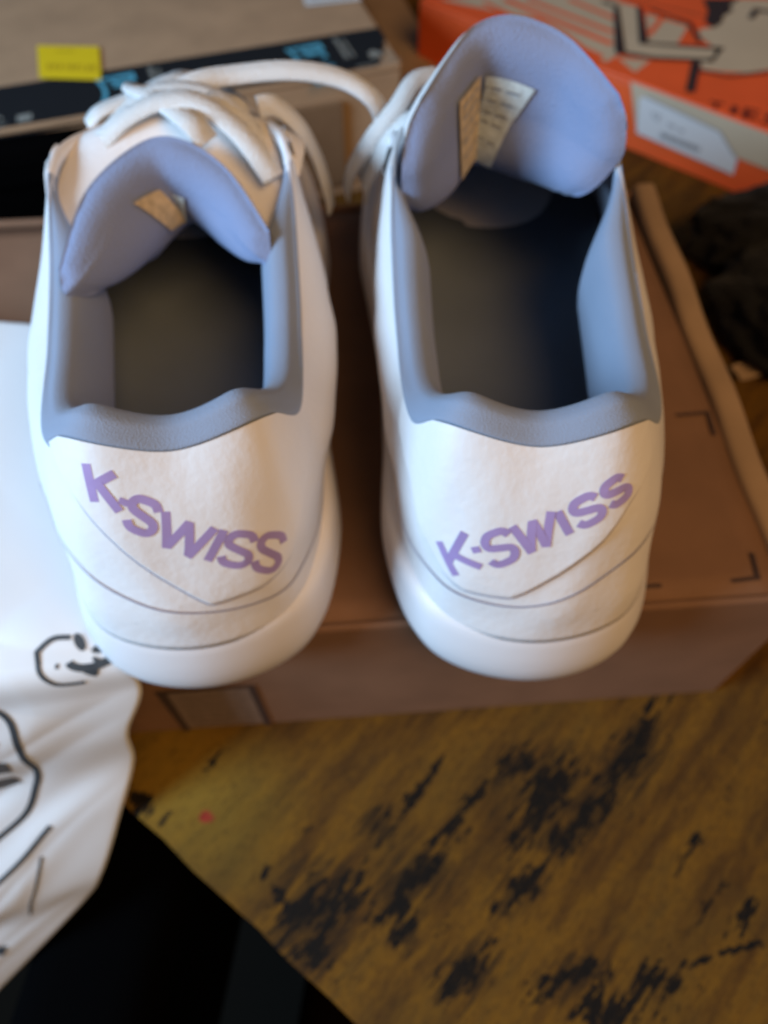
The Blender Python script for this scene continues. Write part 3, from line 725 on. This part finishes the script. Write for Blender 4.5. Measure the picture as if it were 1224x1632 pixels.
    for k in range(first_bar, 5):
        sA, sB = 5.25+.72*k, -(5.25+.72*min(4, k+.5))
        a, b = S.surf(sA, .93, .003), S.surf(sB, .93, .003)
        h = laces[k]
        mid = (a+b)/2 + np.array([0, .004, h])
        lace([a, a*.75+mid*.25+np.array([0,0,h*.45]), mid, b*.75+mid*.25+np.array([0,0,h*.45]), b], .0075)
    for pts, wd, upv in extra_laces:
        loc = []
        for q in pts:
            q = np.array(q)-S.org; loc.append(np.array([c*q[0]-s_*q[1], s_*q[0]+c*q[1], q[2]]))
        lace(loc, wd, 'loose_lace', upv)
    return t

# lettering quads in (s,t): top left, top right, bottom left, bottom right
WR = [('K', ((-1.006, 0.487), (-0.732, 0.585), (-0.775, 0.367), (-0.546, 0.453))), ('S', ((-0.569, 0.59), (-0.326, 0.65), (-0.444, 0.461), (-0.205, 0.526))), ('W', ((-0.285, 0.658), (0.104, 0.727), (-0.145, 0.541), (0.128, 0.59))), ('I', ((0.166, 0.724), (0.166, 0.724), (0.285, 0.625), (0.285, 0.625))), ('S', ((0.279, 0.744), (0.522, 0.779), (0.377, 0.647), (0.613, 0.685))), ('S', ((0.577, 0.787), (0.8, 0.819), (0.677, 0.703), (0.898, 0.734))), ('I', ((-0.624, 0.539), (-0.624, 0.539), (-0.591, 0.515), (-0.591, 0.515)))]
WL = [('K', ((0.869, 0.895), (0.586, 0.878), (0.786, 0.765), (0.557, 0.745))), ('S', ((0.424, 0.809), (0.162, 0.769), (0.524, 0.694), (0.291, 0.65))), ('W', ((0.134, 0.749), (-0.323, 0.652), (0.247, 0.622), (-0.114, 0.532))), ('I', ((-0.405, 0.634), (-0.405, 0.634), (-0.201, 0.518), (-0.201, 0.518))), ('S', ((-0.463, 0.618), (-0.713, 0.56), (-0.29, 0.504), (-0.546, 0.442))), ('S', ((-0.755, 0.555), (-1.016, 0.483), (-0.585, 0.435), (-0.807, 0.352))), ('I', ((0.501, 0.793), (0.501, 0.793), (0.529, 0.769), (0.529, 0.769)))]
# panel lower edges in (s,t)
PR = [(-2.1,.93),(-1.977,.80),(-1.546,.646),(-1.245,.456),(-.927,.330),(-.71,.288),(-.26,.299),(.192,.431),(.598,.566),(.87,.68),(1.3,.80),(1.75,.93)]
PL = [(-2.0,.93),(-1.701,.732),(-1.363,.547),(-1.065,.357),(-.654,.300),(-.162,.284),(.306,.47),(.653,.616),(1.1,.78),(1.6,.93)]
LR_ = [(-2.6,.25),(-1.967,.22),(-1.276,.245),(-.71,.240),(-.17,.228),(.373,.318),(.914,.42),(1.5,.45),(2.2,.46)]
LL_ = [(-2.4,.28),(-1.67,.22),(-1.278,.17),(-.659,.19),(-.05,.243),(.52,.303),(.972,.373),(1.3,.45),(2.2,.46)]

TR = [[(.019,.262,.073),(.025,.272,.074),(.032,.276,.074),(.038,.276,.074),(.045,.270,.073),(.050,.262,.072)],
      [(.008,.210,.078),(.017,.222,.079),(.0265,.238,.081),(.037,.237,.081),(.050,.229,.080),(.0585,.212,.081)],
      [(.005,.200,.094),(.015,.215,.098),(.0255,.233,.100),(.037,.232,.100),(.054,.226,.098),(.069,.207,.095)],
      [(.0065,.204,.107),(.0155,.217,.111),(.025,.2295,.1135),(.037,.231,.1135),(.0545,.226,.110),(.0690,.2095,.1055)],
      [(.0115,.209,.1150),(.0180,.219,.1195),(.0255,.228,.1232),(.037,.231,.1242),(.052,.226,.1205),(.0655,.212,.1125)]]
TL = [[(-.080,.195,.070),(-.074,.212,.070),(-.066,.222,.071),(-.058,.222,.071),(-.048,.212,.070),(-.040,.200,.072)],
      [(-.082,.172,.077),(-.076,.193,.078),(-.067,.210,.080),(-.058,.211,.079),(-.046,.199,.078),(-.036,.183,.078)],
      [(-.088,.164,.083),(-.082,.190,.087),(-.070,.208,.090),(-.058,.209,.089),(-.045,.200,.085),(-.033,.181,.081)],
      [(-.090,.170,.087),(-.085,.193,.095),(-.072,.208,.100),(-.060,.210,.101),(-.046,.203,.096),(-.033,.185,.088)]]
sneaker(RIGHT, 'white leather sneaker with its lavender tongue standing upright, beside the orange box side', TR,
  [('tag_tan', ((.21,.70),(.355,.74),(.25,.30),(.365,.30)), True), ('tag_pale', ((.44,.72),(.70,.66),(.47,.32),(.60,.29)), True)], WR, PR, LR_,
  [.004,.006,.005,.005,.004],
  [([(.018,.258,.094),(.0099,.2525,.095),(.0036,.241,.092),(-.0045,.2367,.084),(-.0115,.2461,.068),(-.0144,.2581,.050)], .0065, (-.3,-.6,.7)),
   ([(.014,.236,.094),(.0074,.2302,.094),(-.0004,.2297,.085),(-.006,.2418,.066),(-.007,.250,.055)], .0062, (-.4,-.6,.6))], [(.158,.022,.094),(.172,.019,.088),(.188,.014,.081),(.203,.008,.0745)], 1, .0060)
sneaker(LEFT, 'white leather sneaker with its lavender tongue folded down, beside the white mailer bag', TL,
  [('tag_tan', ((.27,.66),(.37,.62),(.29,.32),(.385,.28)), False), ('tag_pale', ((.50,.60),(.60,.60),(.50,.36),(.60,.34)), True)], WL, PL, LL_,
  [.006,.006,.005,.005,.004],
  [([(-.0790,.258,.086),(-.0815,.2505,.094),(-.070,.2336,.1000),(-.0574,.217,.1025),(-.052,.213,.098)], .0085, (.2,-.3,1)),
   ([(-.093,.213,.089),(-.078,.2225,.0995),(-.060,.2265,.1035),(-.044,.218,.099),(-.033,.207,.090)], .0075, (0,-.2,1)),
   ([(-.091,.226,.088),(-.074,.238,.098),(-.056,.237,.0995),(-.042,.226,.095),(-.036,.219,.090)], .0075, (0,-.2,1)),
   ([(-.060,.240,.096),(-.0541,.232,.1005),(-.0472,.2273,.0995),(-.0408,.222,.094),(-.037,.214,.088)], .0080, (0,-.3,1)),
   ([(-.0690,.2400,.096),(-.0600,.2455,.0985),(-.049,.2505,.098),(-.031,.2536,.098),(-.0149,.2548,.095),(-.0042,.2523,.090),(-.0004,.2513,.082),(-.0031,.253,.072),(-.0098,.2587,.058)], .0068, (.2,-.5,.85)),
   ([(-.0400,.238,.0945),(-.0346,.2411,.093),(-.0274,.2423,.085),(-.0234,.2473,.072),(-.0207,.2501,.058),(-.020,.252,.048)], .0068, (.7,-.4,.4))], [(.146,.040,.099),(.160,.031,.093),(.180,.018,.085),(.203,.008,.0745)], 1, .0062)
